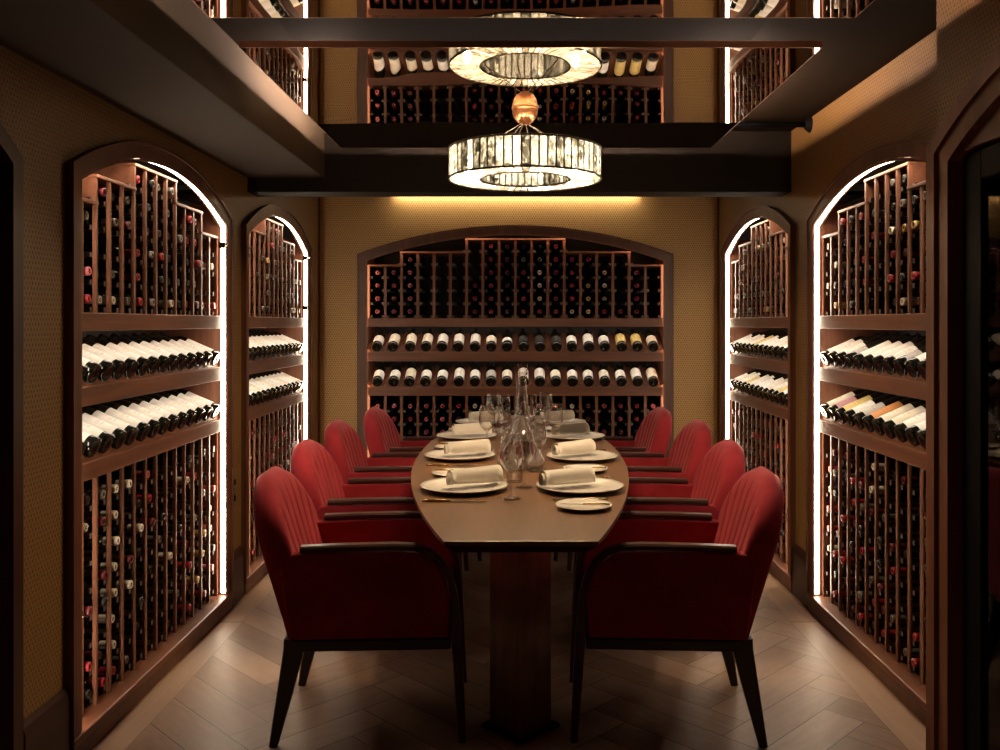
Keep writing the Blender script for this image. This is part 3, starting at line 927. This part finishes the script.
for yc in (-1.22, 1.22):
    h = .107
    poly = [(h, yc), (0.004, yc+h), (-h, yc), (0.0, yc-h)]
    mesh('pedestal', prism_bm(poly, .012, TOP-.042, 'xy'), M['pedestal'], rt)
    poly = [(h+.03, yc), (0, yc+h+.03), (-h-.03, yc), (0, yc-h-.03)]
    mesh('base_plate', prism_bm(poly, 0, .012, 'xy'), M['black_metal'], rt)

# ------------------------------------------------------------------ armchairs
def make_chair():
    root = empty('armchair')
    # quilted back shell
    nu, nv = 112, 28
    def rear(z): return -.272 - (z-.345)*.285
    def point(s, v, side):
        zt = .655 + .235*max(0, 1-abs(s)**2.7)**(1/2.1)
        zb_ = .345
        z = zb_ + (zt-zb_)*v
        hw = .250 + .021*min(1, max(0, (z-.345)/.32))
        e = min(1, (1-abs(s))/.075)
        ev = min(1, (1-v)/.12) if v > .88 else 1
        th = .096*math.sqrt(max(0, 1-(1-e)**2))*math.sqrt(max(0, 1-(1-ev)**2))
        mid = rear(z) + .036 + .012*abs(s)**2.2
        x = mid + side*th/2
        if side > 0:
            sf = s/(.62+.42*v)
            g = min(abs(sf-(-.75+.30*k)) for k in range(6))
            fade = min(1, max(0, (.93-v)/.1))
            x -= .011*math.exp(-(g/.028)**2)*fade
            x += .006*fade
        return (x, s*hw, z)
    bm = bmesh.new()
    SS = [math.sin(PI/2*(-1+2*i/nu)*.97)/math.sin(PI/2*.97) for i in range(nu+1)]
    F = [[bm.verts.new(point(SS[i], j/nv, 1)) for i in range(nu+1)] for j in range(nv+1)]
    G = [[bm.verts.new(point(SS[i], j/nv, -1)) for i in range(nu+1)] for j in range(nv+1)]
    for j in range(nv):
        for i in range(nu):
            bm.faces.new((F[j][i], F[j][i+1], F[j+1][i+1], F[j+1][i]))
            bm.faces.new((G[j][i], G[j+1][i], G[j+1][i+1], G[j][i+1]))
    for i in range(nu): bm.faces.new((F[0][i], G[0][i], G[0][i+1], F[0][i+1]))
    bmesh.ops.remove_doubles(bm, verts=bm.verts, dist=.0006)
    for e in [e for e in bm.edges if e.is_boundary]: pass
    be_ = [e for e in bm.edges if e.is_boundary]
    if be_: bmesh.ops.holes_fill(bm, edges=be_, sides=0)
    mesh('backrest', bm, M['velvet'], root, True)
    bm = bmesh.new(); add_box(bm, -.215, .262, -.2205, .2205, .357, .465, .028, 4)
    mesh('seat', bm, M['velvet'], root, True)
    for s in (-1, 1):
        y0, y1 = (s*.222, s*.268)
        poly = [(-.266, .358), (.262, .358), (.268, .48), (.252, .555), (.222, .608), (.175, .640), (.10, .649), (-.10, .648), (-.262, .645), (-.300, .60)]
        o = mesh('side_panel', prism_bm(poly, min(y0, y1), max(y0, y1), 'xz', .008), M['velvet'], root)
        arm = [(-.232, .660), (-.10, .664), (.08, .666), (.15, .662), (.20, .645), (.243, .607), (.270, .555), (.284, .49)]
        mesh('armrest', sweep_xz_bm(arm, s*.247, .044, [.021, .021, .021, .021, .021, .021, .022, .024], .006), M['arm_wood'], root)
        mesh('front_leg', sweep_xz_bm([(.284, .49), (.291, .35), (.301, .18), (.312, 0)], [s*.247, s*.247, s*.249, s*.252], [.044, .044, .036, .026], [.024, .034, .031, .024], .004), M['arm_wood'], root)
        mesh('rear_leg', sweep_xz_bm([(-.250, .357), (-.255, .32), (-.29, .15), (-.322, 0)], [s*.238, s*.238, s*.246, s*.252], [.052, .052, .042, .028], [.072, .066, .046, .028], .004), M['espresso'], root)
    box('seat_frame', -.262, .272, -.262, .262, .316, .356, M['espresso'], root, .006)
    return root

chair0 = make_chair()
seats_y = [3.235, 4.01, 4.83, 5.55]
offx = [.512, .577, .608, .522]
place = ['nearest the camera', 'second from the camera', 'third from the camera', 'farthest from the camera']
first = True
for side, sx, rz in (('left', -1, 0), ('right', 1, PI)):
    for k in range(4):
        yaw = [R(3), R(1), R(-1), R(-3)][k]*(-sx)
        x = sx*offx[k] + (.003 if sx < 0 else .006)
        o = chair0 if first else dup(chair0)
        first = False
        o.location = (x, seats_y[k], 0); o.rotation_euler = (0, 0, rz + yaw)
        tag(o, 'red velvet channel-back armchair on %s side of the table, %s' % (side, place[k]), 'chair', 'red armchairs around the table')

# ------------------------------------------------------------------ place settings
PLATE = lathe_bm([(0, .004), (.085, .004), (.105, 0), (.112, .001), (.150, .013), (.1655, .0185), (.166, .0205), (.150, .0175), (.112, .008), (.10, .007), (0, .007)], 56)
SMALL = lathe_bm([(0, .003), (.05, .003), (.062, 0), (.068, .001), (.088, .010), (.096, .0135), (.0965, .015), (.088, .0125), (.066, .0055), (0, .005)], 40)
def to_me(bm, name, mat):
    bmesh.ops.recalc_face_normals(bm, faces=bm.faces)
    me = bpy.data.meshes.new(name); bm.to_mesh(me); bm.free()
    me.materials.append(mat); me.polygons.foreach_set('use_smooth', [True]*len(me.polygons))
    return me
PLATE = to_me(PLATE, 'charger_plate', M['china']); SMALL = to_me(SMALL, 'side_plate', M['china'])
def napkin_me():
    """rolled linen napkin along x"""
    bm = bmesh.new(); L = .205
    prof = []
    turns = 2.6; n = 64
    for k in range(n+1):
        a = 2*PI*turns*k/n
        prof.append((.008 + .029*k/n, a))
    xs = [-L/2 + L*i/10 for i in range(11)]
    rows = []
    for x in xs:
        w = 1 + .06*math.sin(x*17) + .05*(x/L)
        rows.append([bm.verts.new((x + .006*math.sin(a*.5), r*math.cos(a)*w, r*math.sin(a)*w)) for r, a in prof])
    for A, B in zip(rows, rows[1:]):
        for k in range(n): bm.faces.new((A[k], A[k+1], B[k+1], B[k]))
    r = bmesh.ops.solidify(bm, geom=list(bm.faces), thickness=.0024)
    return to_me(bm, 'napkin', M['linen'])
NAP = napkin_me()
def obj(name, me, loc, rz=0, parent=None, rot=None):
    o = bpy.data.objects.new(name, me); COL.objects.link(o)
    o.location = loc; o.rotation_euler = rot or (0, 0, rz)
    if parent: o.parent = parent
    return o

def make_knife():
    r = empty('table_knife')
    bm = prism_bm([(-.005, -.006), (.10, -.009), (.124, -.004), (.126, .002), (.10, .006), (-.005, .006)], .003, .0055, 'xy')
    mesh('blade', bm, M['steel'], r)
    mesh('handle', tube_bm([(-.105, 0, .0055), (-.07, 0, .006), (-.03, 0, .0055), (-.003, 0, .0045)], [.0048, .0055, .0050, .0038], 10), M['gold'], r, True)
    return r
def make_fork():
    r = empty('table_fork')
    mesh('handle', tube_bm([(-.105, 0, .0045), (-.06, 0, .0048), (0, 0, .0036), (.03, 0, .005)], [.0042, .0046, .0028, .0028], 10), M['gold'], r, True)
    bm = prism_bm([(.028, -.003), (.045, -.011), (.092, -.012), (.0925, -.009), (.058, -.0075), (.058, -.0045), (.0935, -.0045), (.0935, -.0018), (.058, -.0015), (.058, .0015),
                   (.0935, .0018), (.0935, .0045), (.058, .0045), (.058, .0075), (.0925, .009), (.092, .012), (.045, .011), (.028, .003)], .0045, .0065, 'xy')
    mesh('tines', bm, M['steel'], r)
    return r
def make_butter():
    r = empty('butter_knife')
    mesh('blade', prism_bm([(0, -.004), (.07, -.007), (.086, -.001), (.08, .006), (0, .004)], .001, .003, 'xy'), M['steel'], r)
    mesh('handle', tube_bm([(-.088, 0, .004), (-.05, 0, .0042), (.004, 0, .003)], [.004, .0042, .003], 10), M['gold'], r, True)
    return r
K0, F0, B0 = make_knife(), make_fork(), make_butter()
used = set()
def again(o):
    if o.name in used: return dup(o)
    used.add(o.name); return o
LP = [(-.2015, 3.37), (-.268, 4.16), (-.279, 4.88), (-.222, 5.56)]
RP = [(.240, 3.37), (.305, 4.13), (.318, 4.86), (.268, 5.56)]
pos = ['nearest', 'second nearest', 'third nearest', 'farthest']
Z0 = TOP + .0004
nap_l = [(.035, .012, R(27)), (.03, .0, R(22)), (.025, 0, R(18)), (.02, 0, R(20))]
nap_r = [(-.055, -.004, R(26)), (-.045, .015, R(33)), (-.03, .0, R(30)), (-.02, .0, R(20))]
for side, sx, P, nap in (('left', -1, LP, nap_l), ('right', 1, RP, nap_r)):
    for k, (x, y) in enumerate(P):
        who = '%s %s' % (pos[k], side)
        # the farther rims stay on the table
        o = obj('charger_plate', PLATE, (x, y, Z0)); tag(o, 'large white charger plate at the %s place setting' % who, 'plate', 'charger plates on the table')
        o = obj('napkin', NAP, (x+nap[k][0], y+nap[k][1], Z0+.0085+.0405), nap[k][2]); tag(o, 'rolled white linen napkin lying on the %s plate' % who, 'napkin', 'rolled napkins on the plates')
        kx, ky = (x-.03, y-.235) if sx < 0 else (x+.03, y+.235)
        o = again(K0); o.location = (kx, ky, Z0-.0003); o.rotation_euler = (0, 0, 0 if sx < 0 else PI)
        tag(o, 'table knife with pale gold handle beside the %s plate' % who, 'knife', 'table knives')
        fy = y+.20 if sx < 0 else y-.20
        o = again(F0); o.location = (x+.03*sx+(.02 if sx < 0 else -.05), fy, Z0-.0003); o.rotation_euler = (0, 0, 0 if sx < 0 else PI)
        tag(o, 'table fork with pale gold handle beside the %s plate' % who, 'fork', 'table forks')
        sy = y+.265 if sx < 0 else y-.285
        hx = half(sy-TY) - .115
        spx = max(x-.055, -hx+TX) if sx < 0 else min(x-.012, hx+TX)
        if k == 3 and sx < 0: sy = y+.22; spx = -.17
        fork_gap = .0
        o = obj('side_plate', SMALL, (spx, sy+(.045 if sx < 0 else -.055), Z0)); tag(o, 'small white side plate at the %s place setting' % who, 'plate', 'side plates on the table')
        o = again(B0); o.location = (spx, sy+(.045 if sx < 0 else -.055)+.02*sx*-1, Z0+.0150); o.rotation_euler = (0, 0, (R(3) if sx < 0 else PI-R(6)))
        tag(o, 'small butter knife across the side plate at the %s setting' % who, 'knife', 'butter knives on the side plates')

# ------------------------------------------------------------------ glassware
def glass_me(h, rb, rbowl, rrim, stem):
    """stemmed glass with a thin-walled bowl"""
    s = stem
    out = [(0, 0), (rb, 0), (rb, .0015), (rb*.5, .005), (.0075, .009), (.0038, .02), (.0034, s*.6), (.0042, s-.006), (.012, s+.002), (rbowl*.62, s+.014), (rbowl*.93, s+.036), (rbowl, s+.055),
           (rbowl*.97, s+.075), ((rbowl+rrim)/2, (s+.075+h)/2), (rrim, h)]
    t = .0013
    inn = [(rrim-t, h), ((rbowl+rrim)/2-t, (s+.075+h)/2), (rbowl*.97-t, s+.075), (rbowl-t, s+.055), (rbowl*.93-t, s+.037), (rbowl*.62-t, s+.0165), (.010, s+.006), (0, s+.005)]
    return to_me(lathe_bm(out+inn, 32), 'wine_glass', M['glass'])
WG = glass_me(.225, .036, .042, .033, .095)
WG2 = glass_me(.205, .034, .038, .030, .080)
def tumbler_me():
    return to_me(lathe_bm([(0, 0), (.030, 0), (.032, .003), (.038, .095), (.0366, .095), (.031, .008), (0, .007)], 32), 'water_glass', M['glass'])
WT = tumbler_me()
for i, (me, x, y, nm, lb) in enumerate([
    (WG, -.022, 3.20, 'wine_glass', 'stemmed wine glass at front of the table centre, nearest the camera'),
    (WG2, .030, 3.42, 'wine_glass', 'shorter wine glass between the two nearest plates'),
    (WT, -.010, 3.53, 'water_glass', 'clear water tumbler behind the nearest wine glass'),
    (WG, .085, 3.78, 'wine_glass', 'stemmed wine glass just right of the nearer decanter'),
    (WT, .060, 4.02, 'water_glass', 'clear water tumbler beside the second right plate'),
    (WG, -.150, 4.42, 'wine_glass', 'tall wine glass left of the farther decanter, behind second left plate'),
    (WG2, -.060, 4.30, 'wine_glass', 'shorter wine glass close left of the farther decanter'),
    (WG, .195, 4.50, 'wine_glass', 'tall wine glass right of the farther decanter, behind second right plate'),
    (WG2, .115, 4.42, 'wine_glass', 'shorter wine glass right beside the farther decanter'),
    (WG, -.140, 5.16, 'wine_glass', 'tall wine glass between the third and farthest left plates'),
    (WG2, -.075, 5.28, 'wine_glass', 'shorter wine glass between the farthest left plates, nearer the centre'),
    (WG, .170, 5.22, 'wine_glass', 'tall wine glass between the third and farthest right plates'),
    (WG2, .085, 5.30, 'wine_glass', 'shorter wine glass between the farthest right plates, nearer the centre')]):
    o = obj(nm, me, (x, y, Z0)); tag(o, lb, 'glass', 'glassware along the table')

def decanter_me():
    out = [(0, 0), (.070, 0), (.096, .006), (.104, .022), (.102, .040), (.088, .070), (.066, .105), (.046, .145), (.033, .19), (.026, .25), (.0225, .31), (.022, .37), (.026, .405), (.030, .418)]
    t = .0022
    inn = [(r-t if r > .01 else 0, z+(.003 if z < .01 else 0)) for r, z in reversed(out)]
    return to_me(lathe_bm(out+inn, 40), 'decanter', M['glass'])
DC = decanter_me()
o = obj('decanter', DC, (.018, 3.86, Z0)); tag(o, 'clear long-necked glass decanter on table centre, nearer of two', 'decanter', 'decanters')
o = obj('decanter', DC, (.030, 4.66, Z0)); tag(o, 'clear long-necked glass decanter on table centre, farther of two', 'decanter', 'decanters')

# ------------------------------------------------------------------ camera, world, view
w = bpy.data.worlds.new('World'); SC.world = w; w.use_nodes = True
w.node_tree.nodes['Background'].inputs[0].default_value = (.02, .015, .01, 1)
w.node_tree.nodes['Background'].inputs[1].default_value = .2
cam = bpy.data.cameras.new('camera'); co = bpy.data.objects.new('camera', cam); COL.objects.link(co)
co.location = (0, 0, EYE); co.rotation_euler = (PI/2, 0, 0)
cam.sensor_width = 36; cam.lens = 884*36/1000
cam.shift_x = (500-517)/1000; cam.shift_y = -(375-323)/1000
cam.clip_start = .05
SC.camera = co
vs = SC.view_settings
SC.display_settings.display_device = 'sRGB'
vs.view_transform = 'Standard'; vs.look = 'None'; vs.gamma = 1; vs.use_curve_mapping = False
vs.exposure = 1.0
cy = SC.cycles
cy.use_denoising = True
cy.max_bounces = 10; cy.diffuse_bounces = 5; cy.glossy_bounces = 5; cy.transmission_bounces = 10; cy.transparent_max_bounces = 12
cy.caustics_reflective = False; cy.caustics_refractive = False
cy.sample_clamp_indirect = 6
